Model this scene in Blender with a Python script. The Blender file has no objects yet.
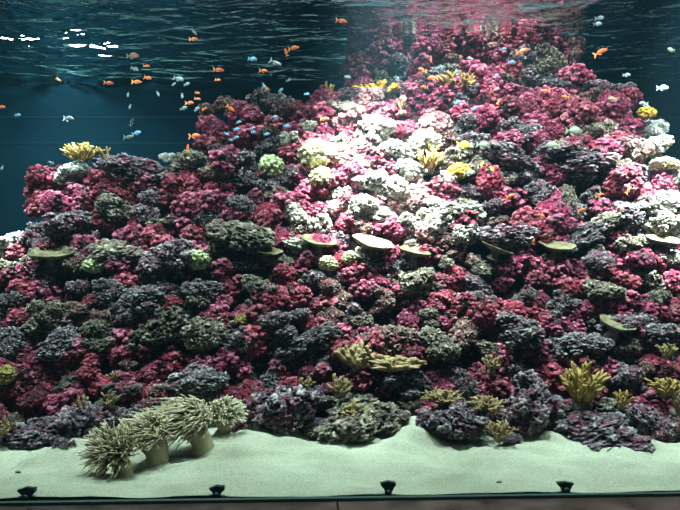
import bpy, bmesh, math, random
import numpy as np
from mathutils import Vector, Matrix

random.seed(7)
SC = bpy.context.scene
COL = SC.collection
F, CX, YH, EYE = 560.0, 340.0, 300.0, 1.3      # focal length (px), principal column, horizon row, eye height (m)
SURF = 5.25                                     # height of the water surface


def at(px, py, d):
    return Vector(((px - CX) / F * d, d, EYE + (YH - py) / F * d))


def depth(py):
    xs = [20, 60, 85, 100, 150, 200, 250, 300, 350, 400, 440, 460]
    ds = [8.45, 8.35, 8.0, 7.55, 7.15, 6.8, 6.45, 6.1, 5.8, 5.45, 5.25, 5.0]
    return float(np.interp(py, xs, ds))


# ------------------------------------------------------------------ noise
def _hash(ix, iy, iz, seed):
    n = (ix.astype(np.int64) * 374761393 + iy.astype(np.int64) * 668265263 + iz.astype(np.int64) * 2147483647 + seed * 1274126177) & 0xFFFFFFFF
    n = ((n ^ (n >> 13)) * 1274126177) & 0xFFFFFFFF
    n = ((n ^ (n >> 16)) * 2246822519) & 0xFFFFFFFF
    return ((n ^ (n >> 15)) & 0xFFFFFF) / float(0xFFFFFF)


def vnoise(p, seed=0):
    i = np.floor(p)
    f = p - i
    i = i.astype(np.int64)
    u = f * f * f * (f * (f * 6 - 15) + 10)
    out = np.zeros(len(p))
    for dx in (0, 1):
        for dy in (0, 1):
            for dz in (0, 1):
                w = (u[:, 0] if dx else 1 - u[:, 0]) * (u[:, 1] if dy else 1 - u[:, 1]) * (u[:, 2] if dz else 1 - u[:, 2])
                out += w * _hash(i[:, 0] + dx, i[:, 1] + dy, i[:, 2] + dz, seed)
    return out


def fbm(p, octv=4, seed=0, ridged=False):
    a, s, tot = 1.0, 0.0, 0.0
    for k in range(octv):
        n = vnoise(p * (2.03 ** k) + 17.3 * k, seed + k * 31)
        if ridged:
            n = 1 - np.abs(2 * n - 1)
        s = s + a * n
        tot += a
        a *= 0.5
    return s / tot


def worley(p, seed=0):
    i = np.floor(p).astype(np.int64)
    f1 = np.full(len(p), 9.0)
    for dx in (-1, 0, 1):
        for dy in (-1, 0, 1):
            for dz in (-1, 0, 1):
                c = i + np.array([dx, dy, dz])
                q = np.stack([c[:, 0] + _hash(c[:, 0], c[:, 1], c[:, 2], seed), c[:, 1] + _hash(c[:, 0], c[:, 1], c[:, 2], seed + 5),
                              c[:, 2] + _hash(c[:, 0], c[:, 1], c[:, 2], seed + 11)], 1)
                f1 = np.minimum(f1, np.sqrt(((q - p) ** 2).sum(1)))
    return f1


# ------------------------------------------------------------------ objects
def link(name, me, mat=None, parent=None, smooth=True):
    o = bpy.data.objects.new(name, me)
    COL.objects.link(o)
    if mat is not None:
        if not len(me.materials):
            me.materials.append(mat)
    if parent is not None:
        o.parent = parent
    if smooth and len(me.polygons):
        me.polygons.foreach_set('use_smooth', [True] * len(me.polygons))
    return o


def tag(o, label, cat, group=None, kind=None):
    o['label'] = label
    o['category'] = cat
    if group:
        o['group'] = group
    if kind:
        o['kind'] = kind
    return o


def struct(o):
    o['kind'] = 'structure'
    return o


def empty(name, loc=(0, 0, 0), rot=(0, 0, 0)):
    o = bpy.data.objects.new(name, None)
    COL.objects.link(o)
    o.location = loc
    o.rotation_euler = rot
    return o


def copy_tree(o, parent=None):
    c = o.copy()
    COL.objects.link(c)
    if parent is not None:
        c.parent = parent
    for ch in list(o.children):
        copy_tree(ch, c)
    return c


class MB:
    """collects tubes, blobs and boxes for one mesh"""
    def __init__(s):
        s.v, s.f = [], []

    def tube(s, pts, rad, n=6, cap=True):
        pts = [Vector(p) for p in pts]
        b0 = len(s.v)
        up = Vector((0.31, 0.17, 0.93)).normalized()
        for k, p in enumerate(pts):
            t = (pts[min(k + 1, len(pts) - 1)] - pts[max(k - 1, 0)])
            t = t.normalized() if t.length > 1e-9 else Vector((0, 0, 1))
            a = t.cross(up)
            if a.length < 1e-3:
                a = t.cross(Vector((1, 0, 0)))
            a.normalize()
            b = t.cross(a)
            for j in range(n):
                q = 2 * math.pi * j / n
                s.v.append(p + (a * math.cos(q) + b * math.sin(q)) * rad[k])
        for k in range(len(pts) - 1):
            for j in range(n):
                a0 = b0 + k * n + j
                a1 = b0 + k * n + (j + 1) % n
                s.f.append((a0, a1, a1 + n, a0 + n))
        if cap:
            s.v.append(pts[0])
            s.v.append(pts[-1] + (pts[-1] - pts[-2]).normalized() * rad[-1] * 0.8)
            i0, i1 = len(s.v) - 2, len(s.v) - 1
            e = b0 + (len(pts) - 1) * n
            for j in range(n):
                s.f.append((i0, b0 + (j + 1) % n, b0 + j))
                s.f.append((i1, e + j, e + (j + 1) % n))

    def box(s, lo, hi):
        b = len(s.v)
        for z in (lo[2], hi[2]):
            for x, y in ((lo[0], lo[1]), (hi[0], lo[1]), (hi[0], hi[1]), (lo[0], hi[1])):
                s.v.append(Vector((x, y, z)))
        for q in ((0, 3, 2, 1), (4, 5, 6, 7), (0, 1, 5, 4), (1, 2, 6, 5), (2, 3, 7, 6), (3, 0, 4, 7)):
            s.f.append(tuple(b + i for i in q))

    def lathe(s, prof, n=28, wob=None):
        b = len(s.v)
        for k, (r, z) in enumerate(prof):
            for j in range(n):
                q = 2 * math.pi * j / n
                w = 1.0 if wob is None else wob(q, k, r)
                s.v.append(Vector((r * w * math.cos(q), r * w * math.sin(q), z)))
        for k in range(len(prof) - 1):
            for j in range(n):
                a0, a1 = b + k * n + j, b + k * n + (j + 1) % n
                s.f.append((a0, a1, a1 + n, a0 + n))

    def mesh(s, name):
        me = bpy.data.meshes.new(name)
        me.from_pydata([tuple(v) for v in s.v], [], s.f)
        me.update()
        return me

    def build(s, name, mat, parent=None, smooth=True):
        return link(name, s.mesh(name), mat, parent, smooth)


# ------------------------------------------------------------------ materials
def mat_new(name):
    m = bpy.data.materials.new(name)
    m.use_nodes = True
    nt = m.node_tree
    nt.nodes.clear()
    out = nt.nodes.new('ShaderNodeOutputMaterial')
    return m, nt, out


def N(nt, typ, **kw):
    n = nt.nodes.new(typ)
    for k, v in kw.items():
        if k.startswith('i_'):
            key = k[2:]
            n.inputs[int(key) if key.isdigit() else key.replace('_', ' ')].default_value = v
        else:
            setattr(n, k, v)
    return n


def ramp(nt, stops, interp='LINEAR'):
    n = nt.nodes.new('ShaderNodeValToRGB')
    cr = n.color_ramp
    cr.interpolation = interp
    while len(cr.elements) < len(stops):
        cr.elements.new(0.5)
    for e, (p, c) in zip(cr.elements, stops):
        e.position = p
        e.color = (*c, 1) if len(c) == 3 else c
    return n


def mixc(nt, fac, a, b, mode='MIX'):
    n = nt.nodes.new('ShaderNodeMix')
    n.data_type = 'RGBA'
    n.blend_type = mode
    L = nt.links
    for sock, v in ((n.inputs[0], fac), (n.inputs[6], a), (n.inputs[7], b)):
        if hasattr(v, 'links') or isinstance(v, bpy.types.NodeSocket):
            L.new(v, sock)
        else:
            sock.default_value = v if not isinstance(v, tuple) else (*v, 1)
    return n.outputs[2]


def rock_mat(name, low, mid, tip, patch, fleck, patch_amt=0.5, fleck_amt=0.5, scale=1.0, rough=0.85, pore=0.14, tip0=.56, tip1=.84, p0=.52):
    """low / mid / tip follow the height on the knobs; patches of another crust and pale flecks over it"""
    m, nt, out = mat_new(name)
    L = nt.links
    tc = N(nt, 'ShaderNodeTexCoord')
    oi = N(nt, 'ShaderNodeObjectInfo')
    off = N(nt, 'ShaderNodeVectorMath', operation='SCALE', i_Scale=37.0)
    cmb = N(nt, 'ShaderNodeCombineXYZ')
    L.new(oi.outputs['Random'], cmb.inputs[0]); L.new(oi.outputs['Random'], cmb.inputs[1])
    L.new(cmb.outputs[0], off.inputs[0])
    add = N(nt, 'ShaderNodeVectorMath', operation='ADD')
    L.new(tc.outputs['Object'], add.inputs[0]); L.new(off.outputs[0], add.inputs[1])
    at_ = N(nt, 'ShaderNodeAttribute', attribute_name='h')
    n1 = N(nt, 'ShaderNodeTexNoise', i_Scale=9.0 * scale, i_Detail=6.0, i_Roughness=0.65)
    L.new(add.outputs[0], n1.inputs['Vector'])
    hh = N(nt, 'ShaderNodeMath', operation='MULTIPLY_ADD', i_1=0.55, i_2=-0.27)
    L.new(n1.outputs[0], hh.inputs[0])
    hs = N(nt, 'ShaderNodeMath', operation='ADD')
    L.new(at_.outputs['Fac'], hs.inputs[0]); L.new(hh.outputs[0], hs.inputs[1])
    r = ramp(nt, [(0.16, low), (0.44, mid), (tip0, mid), (tip1, tip)])  # crust tones that also put gap shade and tip highlights into the colour
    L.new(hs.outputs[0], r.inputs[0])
    n2 = N(nt, 'ShaderNodeTexNoise', i_Scale=2.2 * scale, i_Detail=5.0, i_Roughness=0.6)
    L.new(add.outputs[0], n2.inputs['Vector'])
    r2 = ramp(nt, [(p0, (0, 0, 0)), (p0 + .13, (patch_amt,) * 3)])
    L.new(n2.outputs[0], r2.inputs[0])
    c = mixc(nt, r2.outputs[0], r.outputs[0], patch)
    n3 = N(nt, 'ShaderNodeTexNoise', i_Scale=5.5 * scale, i_Detail=7.0, i_Roughness=0.75)
    L.new(add.outputs[0], n3.inputs['Vector'])
    r3 = ramp(nt, [(0.575, (0, 0, 0)), (0.65, (fleck_amt,) * 3)])
    L.new(n3.outputs[0], r3.inputs[0])
    c = mixc(nt, r3.outputs[0], c, fleck)
    # fine dark pores
    n5 = N(nt, 'ShaderNodeTexNoise', i_Scale=6.5 * scale, i_Detail=5.0, i_Roughness=0.7, i_Distortion=0.4)
    sh = N(nt, 'ShaderNodeVectorMath', operation='ADD')
    sh.inputs[1].default_value = (13.1, 4.7, 8.3)
    L.new(add.outputs[0], sh.inputs[0]); L.new(sh.outputs[0], n5.inputs['Vector'])
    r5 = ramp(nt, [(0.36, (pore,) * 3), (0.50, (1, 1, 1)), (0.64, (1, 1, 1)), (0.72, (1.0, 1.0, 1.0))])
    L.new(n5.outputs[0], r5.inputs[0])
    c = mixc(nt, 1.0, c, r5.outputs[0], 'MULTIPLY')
    # object to object brightness change
    mr = N(nt, 'ShaderNodeMapRange', i_3=0.75, i_4=1.25)
    L.new(oi.outputs['Random'], mr.inputs[0])
    sc_ = N(nt, 'ShaderNodeVectorMath', operation='SCALE')
    L.new(c, sc_.inputs[0]); L.new(mr.outputs[0], sc_.inputs['Scale'])
    b = N(nt, 'ShaderNodeBsdfPrincipled', i_Roughness=rough)
    b.inputs['Specular IOR Level'].default_value = 0.25
    L.new(sc_.outputs[0], b.inputs['Base Color'])
    bp = N(nt, 'ShaderNodeBump', i_Strength=1.0, i_Distance=0.05)
    n4 = N(nt, 'ShaderNodeTexNoise', i_Scale=16.0 * scale, i_Detail=6.0, i_Roughness=0.7)
    L.new(add.outputs[0], n4.inputs['Vector'])
    L.new(n4.outputs[0], bp.inputs['Height'])
    L.new(bp.outputs[0], b.inputs['Normal'])
    L.new(b.outputs[0], out.inputs[0])
    return m


def soft_mat(name, c0, c1, scale=8.0, rough=0.7, sss=0.0, bump=0.3, spec=0.3):
    m, nt, out = mat_new(name)
    L = nt.links
    tc = N(nt, 'ShaderNodeTexCoord')
    n1 = N(nt, 'ShaderNodeTexNoise', i_Scale=scale, i_Detail=4.0)
    L.new(tc.outputs['Object'], n1.inputs['Vector'])
    r = ramp(nt, [(0.3, c0), (0.7, c1)])
    L.new(n1.outputs[0], r.inputs[0])
    b = N(nt, 'ShaderNodeBsdfPrincipled', i_Roughness=rough)
    b.inputs['Specular IOR Level'].default_value = spec
    L.new(r.outputs[0], b.inputs['Base Color'])
    if bump:
        bp = N(nt, 'ShaderNodeBump', i_Strength=bump, i_Distance=0.01)
        L.new(n1.outputs[0], bp.inputs['Height'])
        L.new(bp.outputs[0], b.inputs['Normal'])
    L.new(b.outputs[0], out.inputs[0])
    return m


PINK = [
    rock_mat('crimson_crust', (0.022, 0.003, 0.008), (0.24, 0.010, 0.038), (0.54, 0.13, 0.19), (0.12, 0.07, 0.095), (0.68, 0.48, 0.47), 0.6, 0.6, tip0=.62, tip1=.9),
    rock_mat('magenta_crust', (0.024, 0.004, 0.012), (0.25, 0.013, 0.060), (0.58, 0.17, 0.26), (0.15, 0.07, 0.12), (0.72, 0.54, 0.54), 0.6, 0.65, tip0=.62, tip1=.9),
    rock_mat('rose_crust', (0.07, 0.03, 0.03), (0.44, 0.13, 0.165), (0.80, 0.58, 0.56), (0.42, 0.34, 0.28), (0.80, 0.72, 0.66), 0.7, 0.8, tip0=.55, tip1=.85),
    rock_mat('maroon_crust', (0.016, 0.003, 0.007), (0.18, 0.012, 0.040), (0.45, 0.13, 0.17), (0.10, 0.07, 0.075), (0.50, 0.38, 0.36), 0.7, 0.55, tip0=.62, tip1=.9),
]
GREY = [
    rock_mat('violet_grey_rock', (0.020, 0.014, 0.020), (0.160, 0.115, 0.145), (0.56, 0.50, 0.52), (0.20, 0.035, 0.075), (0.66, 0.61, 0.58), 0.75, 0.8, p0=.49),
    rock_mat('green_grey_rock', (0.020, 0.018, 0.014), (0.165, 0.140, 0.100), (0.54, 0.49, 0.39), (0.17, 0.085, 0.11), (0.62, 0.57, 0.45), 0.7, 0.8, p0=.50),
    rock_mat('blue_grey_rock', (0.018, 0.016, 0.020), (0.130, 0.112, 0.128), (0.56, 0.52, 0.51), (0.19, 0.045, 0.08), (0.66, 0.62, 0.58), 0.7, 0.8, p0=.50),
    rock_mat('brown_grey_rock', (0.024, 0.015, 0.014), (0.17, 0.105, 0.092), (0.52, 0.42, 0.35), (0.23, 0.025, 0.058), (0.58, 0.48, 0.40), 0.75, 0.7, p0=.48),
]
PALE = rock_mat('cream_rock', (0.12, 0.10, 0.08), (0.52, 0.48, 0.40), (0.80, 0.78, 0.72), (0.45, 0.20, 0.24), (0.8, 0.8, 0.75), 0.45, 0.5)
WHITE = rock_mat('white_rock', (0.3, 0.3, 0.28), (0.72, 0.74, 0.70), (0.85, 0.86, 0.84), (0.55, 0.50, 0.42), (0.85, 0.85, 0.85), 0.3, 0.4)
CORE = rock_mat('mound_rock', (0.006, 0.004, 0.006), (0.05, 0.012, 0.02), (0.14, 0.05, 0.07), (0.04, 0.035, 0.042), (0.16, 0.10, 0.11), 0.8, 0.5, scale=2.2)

def tentacle_mat(name, c0, c1, c2):
    m, nt, out = mat_new(name)
    L = nt.links
    at_ = N(nt, 'ShaderNodeAttribute', attribute_name='h')
    r = ramp(nt, [(0.0, c0), (0.55, c1), (1.0, c2)])  # pale tips; the dark root end puts shade into the colour
    L.new(at_.outputs['Fac'], r.inputs[0])
    b = N(nt, 'ShaderNodeBsdfPrincipled', i_Roughness=0.5)
    L.new(r.outputs[0], b.inputs['Base Color'])
    L.new(b.outputs[0], out.inputs[0])
    return m


M = {
    'yellow': soft_mat('yellow_coral', (0.11, 0.068, 0.014), (0.36, 0.245, 0.07), 12),
    'gold': soft_mat('gold_coral', (0.32, 0.17, 0.015), (0.60, 0.38, 0.05), 9, bump=0.8),
    'tan': soft_mat('tan_coral', (0.10, 0.066, 0.028), (0.27, 0.19, 0.09), 12),
    'olive': soft_mat('olive_coral', (0.07, 0.055, 0.012), (0.22, 0.165, 0.04), 6, bump=1.0),
    'green': soft_mat('green_coral', (0.12, 0.15, 0.06), (0.42, 0.45, 0.26), 5, bump=1.0),
    'lime': soft_mat('lime_coral', (0.16, 0.155, 0.07), (0.50, 0.47, 0.29), 5, bump=1.0),
    'plate': soft_mat('plate_coral', (0.03, 0.024, 0.012), (0.15, 0.125, 0.065), 15, bump=1.0),
    'plate_under': soft_mat('plate_coral_stem', (0.08, 0.06, 0.05), (0.18, 0.13, 0.11), 18, bump=0.6),
    'tent': tentacle_mat('tentacle_skin', (0.06, 0.038, 0.020), (0.24, 0.18, 0.11), (0.58, 0.50, 0.35)),
    'tent_pale': tentacle_mat('pale_tentacle_skin', (0.12, 0.09, 0.05), (0.34, 0.29, 0.19), (0.64, 0.58, 0.42)),
    'stalk': soft_mat('leather_stalk', (0.24, 0.195, 0.11), (0.34, 0.285, 0.175), 5, rough=0.55),
    'cap': soft_mat('leather_cap', (0.30, 0.24, 0.14), (0.42, 0.35, 0.21), 9, rough=0.7),
    'orange': soft_mat('orange_skin', (0.40, 0.062, 0.014), (0.52, 0.11, 0.026), 30, rough=0.4, bump=0),
    'orange_fin': soft_mat('orange_fin', (0.50, 0.13, 0.03), (0.62, 0.24, 0.08), 30, rough=0.5, bump=0),
    'blue': soft_mat('blue_skin', (0.05, 0.15, 0.28), (0.16, 0.30, 0.42), 30, rough=0.35, bump=0),
    'silver': soft_mat('silver_skin', (0.07, 0.115, 0.14), (0.16, 0.21, 0.225), 30, rough=0.35, bump=0),
    'grey': soft_mat('grey_skin', (0.09, 0.11, 0.09), (0.19, 0.20, 0.15), 20, rough=0.45, bump=0),
    'brown': soft_mat('brown_skin', (0.15, 0.09, 0.06), (0.26, 0.16, 0.11), 20, rough=0.45, bump=0),
    'yel': soft_mat('yellow_skin', (0.58, 0.40, 0.03), (0.70, 0.54, 0.07), 20, rough=0.4, bump=0),
    'dark': soft_mat('dark_skin', (0.012, 0.014, 0.02), (0.03, 0.035, 0.045), 20, rough=0.4, bump=0),
    'eye': soft_mat('eye_black', (0.01, 0.01, 0.01), (0.02, 0.02, 0.02), 5, rough=0.15, bump=0),
    'plastic': soft_mat('dark_plastic', (0.008, 0.014, 0.02), (0.016, 0.026, 0.034), 20, rough=0.4, bump=0.1),
    'housing': soft_mat('lamp_housing', (0.03, 0.03, 0.03), (0.05, 0.05, 0.05), 20, rough=0.5, bump=0),
    'pebble': soft_mat('pebble_dark', (0.04, 0.05, 0.045), (0.10, 0.11, 0.10), 40),
}


# ------------------------------------------------------------------ setting
def wall_material():
    m, nt, out = mat_new('navy_tank_wall')
    L = nt.links
    tc = N(nt, 'ShaderNodeTexCoord')
    n1 = N(nt, 'ShaderNodeTexNoise', i_Scale=0.6, i_Detail=4.0)
    L.new(tc.outputs['Object'], n1.inputs['Vector'])
    r = ramp(nt, [(0.3, (0.004, 0.019, 0.046)), (0.7, (0.007, 0.028, 0.060))])
    L.new(n1.outputs[0], r.inputs[0])
    b = N(nt, 'ShaderNodeBsdfPrincipled', i_Roughness=0.9)
    b.inputs['Specular IOR Level'].default_value = 0.1
    L.new(r.outputs[0], b.inputs['Base Color'])
    L.new(b.outputs[0], out.inputs[0])
    return m


WALL = wall_material()


def wall(name, lo, hi):
    b = MB(); b.box(lo, hi)
    return struct(b.build(name, WALL, smooth=False))


BACK = 10.2
wall('wall_back', (-8.2, BACK, -0.4), (8.2, BACK + 0.2, 7.4))
wall('wall_left', (-8.2, 3.9, -0.4), (-8.0, BACK, 7.4))
wall('wall_right', (8.0, 3.9, -0.4), (8.2, BACK, 7.4))
b = MB(); b.box((-8.2, 3.3, 7.4), (8.2, BACK + 0.2, 7.5))
struct(b.build('ceiling', soft_mat('black_ceiling', (0.01, 0.01, 0.012), (0.02, 0.02, 0.022)), smooth=False))
# thin horizontal joint lines of the back wall panels
for i, z in enumerate((4.62, 4.15)):
    b = MB(); b.box((-8.0, BACK - 0.006, z), (8.0, BACK - 0.001, z + 0.016))
    struct(b.build('trim_%d' % (i + 3), soft_mat('wall_joint_%d' % i, (0.009, 0.036, 0.060), (0.014, 0.050, 0.080)), smooth=False))

b = MB(); b.box((-8.0, BACK - 0.03, SURF + .05), (8.0, BACK - 0.002, 7.4))  # unseen wall strip added to give pale dashes in the ripples
struct(b.build('wall_upper', soft_mat('ripple_dash_wall', (0.012, 0.028, 0.036), (0.12, 0.18, 0.195), 2.0, bump=0), smooth=False))

YAW = math.radians(-2.3)          # the window stands slightly turned to the camera
GLASS_Y = 3.70


def on_glass(px, dy=0.0):
    """point of the window foot seen in column px, moved dy into the tank"""
    k = (px - CX) / F
    # line: y = GLASS_Y + x*tan(-YAW)
    y = (GLASS_Y + dy) / (1 - k * math.tan(-YAW))
    return Vector((k * y, y, 0))


# sand ------------------------------------------------------------
def make_sand():
    nx, ny = 260, 150
    xs = np.linspace(-8.0, 8.0, nx)
    v, f = [], []
    P = []
    for j in range(ny):
        t = j / (ny - 1)
        for x in xs:
            y0 = GLASS_Y + 0.035 + x * math.tan(-YAW)
            P.append((x, y0 + (8.6 - y0) * t ** 1.6, 0))
    P = np.array(P)
    big = fbm(np.stack([P[:, 0] * 0.9, P[:, 1] * 1.3, P[:, 0] * 0], 1), 3, 5) - 0.5
    mid = fbm(np.stack([P[:, 0] * 2.6 + P[:, 1] * 1.2, P[:, 1] * 5.0, P[:, 0] * 0], 1), 4, 9) - 0.5
    y0 = GLASS_Y + P[:, 0] * math.tan(-YAW)
    away = np.clip((P[:, 1] - y0) / 0.9, 0, 1)
    z = (0.16 * big + 0.26 * mid) * (0.12 + 0.88 * away)
    z -= 0.10 * np.clip((-2.0 - P[:, 0]) / 1.0, 0, 1) * away
    # the bank that climbs between the two middle rocks and the slope toward the reef foot
    c = at(411, 421, 5.25)
    z += 0.17 * np.exp(-((P[:, 0] - c.x) / 0.20) ** 2 - np.clip((5.35 - P[:, 1]) / 0.55, 0, 9) ** 2)
    c = at(238, 432, 5.1)
    z += 0.05 * np.exp(-((P[:, 0] - c.x) / 0.7) ** 2 - np.clip((5.3 - P[:, 1]) / 0.6, 0, 9) ** 2)
    z += 0.04 * np.clip(P[:, 1] - 4.6, 0, 1)
    P[:, 2] = z
    fc = []
    for j in range(ny - 1):
        for i in range(nx - 1):
            a = j * nx + i
            fc.append((a, a + 1, a + nx + 1, a + nx))
    me = bpy.data.meshes.new('floor')
    me.from_pydata(P.tolist(), [], fc)
    m, nt, out = mat_new('pale_sand')
    L = nt.links
    tc = N(nt, 'ShaderNodeTexCoord')
    n1 = N(nt, 'ShaderNodeTexNoise', i_Scale=1.6, i_Detail=6.0)
    n2 = N(nt, 'ShaderNodeTexNoise', i_Scale=90.0, i_Detail=4.0, i_Roughness=0.7)
    for n in (n1, n2):
        L.new(tc.outputs['Object'], n.inputs['Vector'])
    r1 = ramp(nt, [(0.3, (0.245, 0.245, 0.19)), (0.7, (0.365, 0.365, 0.295))])
    L.new(n1.outputs[0], r1.inputs[0])
    r2 = ramp(nt, [(0.35, (0.6, 0.6, 0.58)), (0.6, (1, 1, 1))])
    L.new(n2.outputs[0], r2.inputs[0])
    c = mixc(nt, 1.0, r1.outputs[0], r2.outputs[0], 'MULTIPLY')
    b = N(nt, 'ShaderNodeBsdfPrincipled', i_Roughness=0.95)
    b.inputs['Specular IOR Level'].default_value = 0.1
    L.new(c, b.inputs['Base Color'])
    bp = N(nt, 'ShaderNodeBump', i_Strength=0.5, i_Distance=0.02)
    L.new(n2.outputs[0], bp.inputs['Height'])
    L.new(bp.outputs[0], b.inputs['Normal'])
    L.new(b.outputs[0], out.inputs[0])
    o = link('floor', me, m)
    return struct(o), P


SAND, SANDP = make_sand()


def sand_z(x, y):
    i = np.argmin((SANDP[:, 0] - x) ** 2 + (SANDP[:, 1] - y) ** 2)
    return float(SANDP[i, 2])


# water surface ---------------------------------------------------
def make_surface():
    nx, ny = 320, 200
    X, Y = np.meshgrid(np.linspace(-8, 8, nx), np.linspace(3.95, BACK, ny))
    p = np.stack([X.ravel(), Y.ravel(), np.zeros(X.size)], 1)
    z = 0.06 * (fbm(p * np.array([1.1, 1.6, 1]), 3, 3) - 0.5)
    P = p.copy(); P[:, 2] = SURF + z
    fc = []
    for j in range(ny - 1):
        for i in range(nx - 1):
            a = j * nx + i
            fc.append((a, a + 1, a + nx + 1, a + nx))
    me = bpy.data.meshes.new('water_surface')
    me.from_pydata(P.tolist(), [], fc)
    m, nt, out = mat_new('rippled_water')
    L = nt.links
    tc = N(nt, 'ShaderNodeTexCoord')
    mp = N(nt, 'ShaderNodeMapping')
    mp.inputs['Scale'].default_value = (0.55, 1.35, 1.0)
    L.new(tc.outputs['Object'], mp.inputs['Vector'])
    n1 = N(nt, 'ShaderNodeTexNoise', i_Scale=2.3, i_Detail=3.0, i_Roughness=0.5, i_Distortion=0.6)
    n2 = N(nt, 'ShaderNodeTexNoise', i_Scale=7.5, i_Detail=2.0, i_Roughness=0.5)
    for n in (n1, n2):
        L.new(mp.outputs[0], n.inputs['Vector'])
    ad = N(nt, 'ShaderNodeMath', operation='MULTIPLY_ADD', i_1=0.16)
    L.new(n2.outputs[0], ad.inputs[0]); L.new(n1.outputs[0], ad.inputs[2])
    bp = N(nt, 'ShaderNodeBump', i_Strength=1.0, i_Distance=0.27)
    L.new(ad.outputs[0], bp.inputs['Height'])
    lw = N(nt, 'ShaderNodeLayerWeight', i_Blend=0.5)
    L.new(bp.outputs[0], lw.inputs['Normal'])
    # past the critical angle the underside is a mirror, steeper it lets light through
    rp = ramp(nt, [(0.235, (0, 0, 0)), (0.28, (1, 1, 1))])
    L.new(lw.outputs['Facing'], rp.inputs[0])
    gl = N(nt, 'ShaderNodeBsdfGlossy', i_Roughness=0.03)
    gl.inputs['Color'].default_value = (0.86, 0.93, 0.93, 1)
    L.new(bp.outputs[0], gl.inputs['Normal'])
    tr = N(nt, 'ShaderNodeBsdfTransparent')
    tr.inputs['Color'].default_value = (0.95, 0.99, 0.98, 1)
    mx = N(nt, 'ShaderNodeMixShader')
    L.new(rp.outputs[0], mx.inputs[0]); L.new(tr.outputs[0], mx.inputs[1]); L.new(gl.outputs[0], mx.inputs[2])
    L.new(mx.outputs[0], out.inputs[0])
    o = link('water_surface', me, m)
    return struct(o)


make_surface()


# window panes, rail, ledge ---------------------------------------
def glass_mat():
    m, nt, out = mat_new('clear_glass')
    L = nt.links
    fr = N(nt, 'ShaderNodeFresnel', i_IOR=1.25)
    tr = N(nt, 'ShaderNodeBsdfTransparent')
    tr.inputs['Color'].default_value = (0.965, 0.985, 0.975, 1)
    gl = N(nt, 'ShaderNodeBsdfGlossy', i_Roughness=0.0)
    mx = N(nt, 'ShaderNodeMixShader')
    L.new(fr.outputs[0], mx.inputs[0]); L.new(tr.outputs[0], mx.inputs[1]); L.new(gl.outputs[0], mx.inputs[2])
    L.new(mx.outputs[0], out.inputs[0])
    return m


GL = glass_mat()


def yawed(o):
    o.location = (0, GLASS_Y, 0)
    o.rotation_euler = (0, 0, -YAW)
    return struct(o)


seam = on_glass(398).x
for i, (x0, x1) in enumerate(((-7.8, seam - 0.003), (seam + 0.003, 7.8))):
    me = bpy.data.meshes.new('window_%d' % (i + 1))
    me.from_pydata([(x0, 0, -0.02), (x1, 0, -0.02), (x1, 0, 5.6), (x0, 0, 5.6)], [], [(0, 1, 2, 3)])
    yawed(link('window_%d' % (i + 1), me, GL, smooth=False))

rail = soft_mat('rail_metal', (0.05, 0.09, 0.092), (0.07, 0.12, 0.12), 6, rough=0.35, bump=0)
b = MB(); b.box((-7.8, -0.04, -0.10), (7.8, -0.004, 0.004))
yawed(b.build('trim_1', rail, smooth=False))


def ledge_mat():
    m, nt, out = mat_new('brushed_ledge')
    L = nt.links
    tc = N(nt, 'ShaderNodeTexCoord')
    n1 = N(nt, 'ShaderNodeTexNoise', i_Scale=5.0, i_Detail=6.0)
    L.new(tc.outputs['Object'], n1.inputs['Vector'])
    r = ramp(nt, [(0.3, (0.20, 0.135, 0.125)), (0.7, (0.34, 0.24, 0.22))])
    L.new(n1.outputs[0], r.inputs[0])
    b = N(nt, 'ShaderNodeBsdfPrincipled', i_Roughness=0.32, i_Metallic=0.85)
    L.new(r.outputs[0], b.inputs['Base Color'])
    rr = ramp(nt, [(0.3, (0.25,) * 3), (0.7, (0.42,) * 3)])
    L.new(n1.outputs[0], rr.inputs[0])
    L.new(rr.outputs[0], b.inputs['Roughness'])
    L.new(b.outputs[0], out.inputs[0])
    return m


LEDGE = ledge_mat()
jx = on_glass(337).x
for i, (x0, x1) in enumerate(((-7.8, jx - 0.005), (jx + 0.005, 7.8))):
    b = MB(); b.box((x0, -0.62, -0.14), (x1, -0.04, -0.016))
    yawed(b.build('trim_%d' % (i + 5), LEDGE, smooth=False))


# ------------------------------------------------------------------ rock shapes
def ico(sub):
    bm = bmesh.new()
    bmesh.ops.create_icosphere(bm, subdivisions=sub, radius=1.0)
    me = bpy.data.meshes.new('tmp')
    bm.to_mesh(me); bm.free()
    v = np.zeros(len(me.vertices) * 3)
    me.vertices.foreach_get('co', v)
    f = [tuple(p.vertices) for p in me.polygons]
    bpy.data.meshes.remove(me)
    return v.reshape(-1, 3), f


ICO5 = ico(6)      # 10242 points
ICO4 = ico(5)


def shaped(name, base, disp, h, squash=(1, 1, 1)):
    V, Fc = base
    P = V * disp[:, None] * np.array(squash)
    me = bpy.data.meshes.new(name)
    me.from_pydata(P.tolist(), [], Fc)
    a = me.attributes.new('h', 'FLOAT', 'POINT')
    a.data.foreach_set('value', np.clip(h, 0, 1).astype(np.float32))
    me.polygons.foreach_set('use_smooth', [True] * len(me.polygons))
    me.update()
    return me


def dome(f, r):
    return np.sqrt(np.clip(1 - (f / r) ** 2, 0, 1))


def remeshed(verts, faces, voxel):
    """one watertight skin round a heap of lumps"""
    me = bpy.data.meshes.new('heap')
    me.from_pydata(verts.tolist(), [], faces)
    o = bpy.data.objects.new('heap', me)
    COL.objects.link(o)
    md = o.modifiers.new('skin', 'REMESH')
    md.mode = 'VOXEL'
    md.voxel_size = voxel
    dg = bpy.context.evaluated_depsgraph_get()
    out = bpy.data.meshes.new_from_object(o.evaluated_get(dg))
    bpy.data.objects.remove(o)
    bpy.data.meshes.remove(me)
    return out


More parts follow.
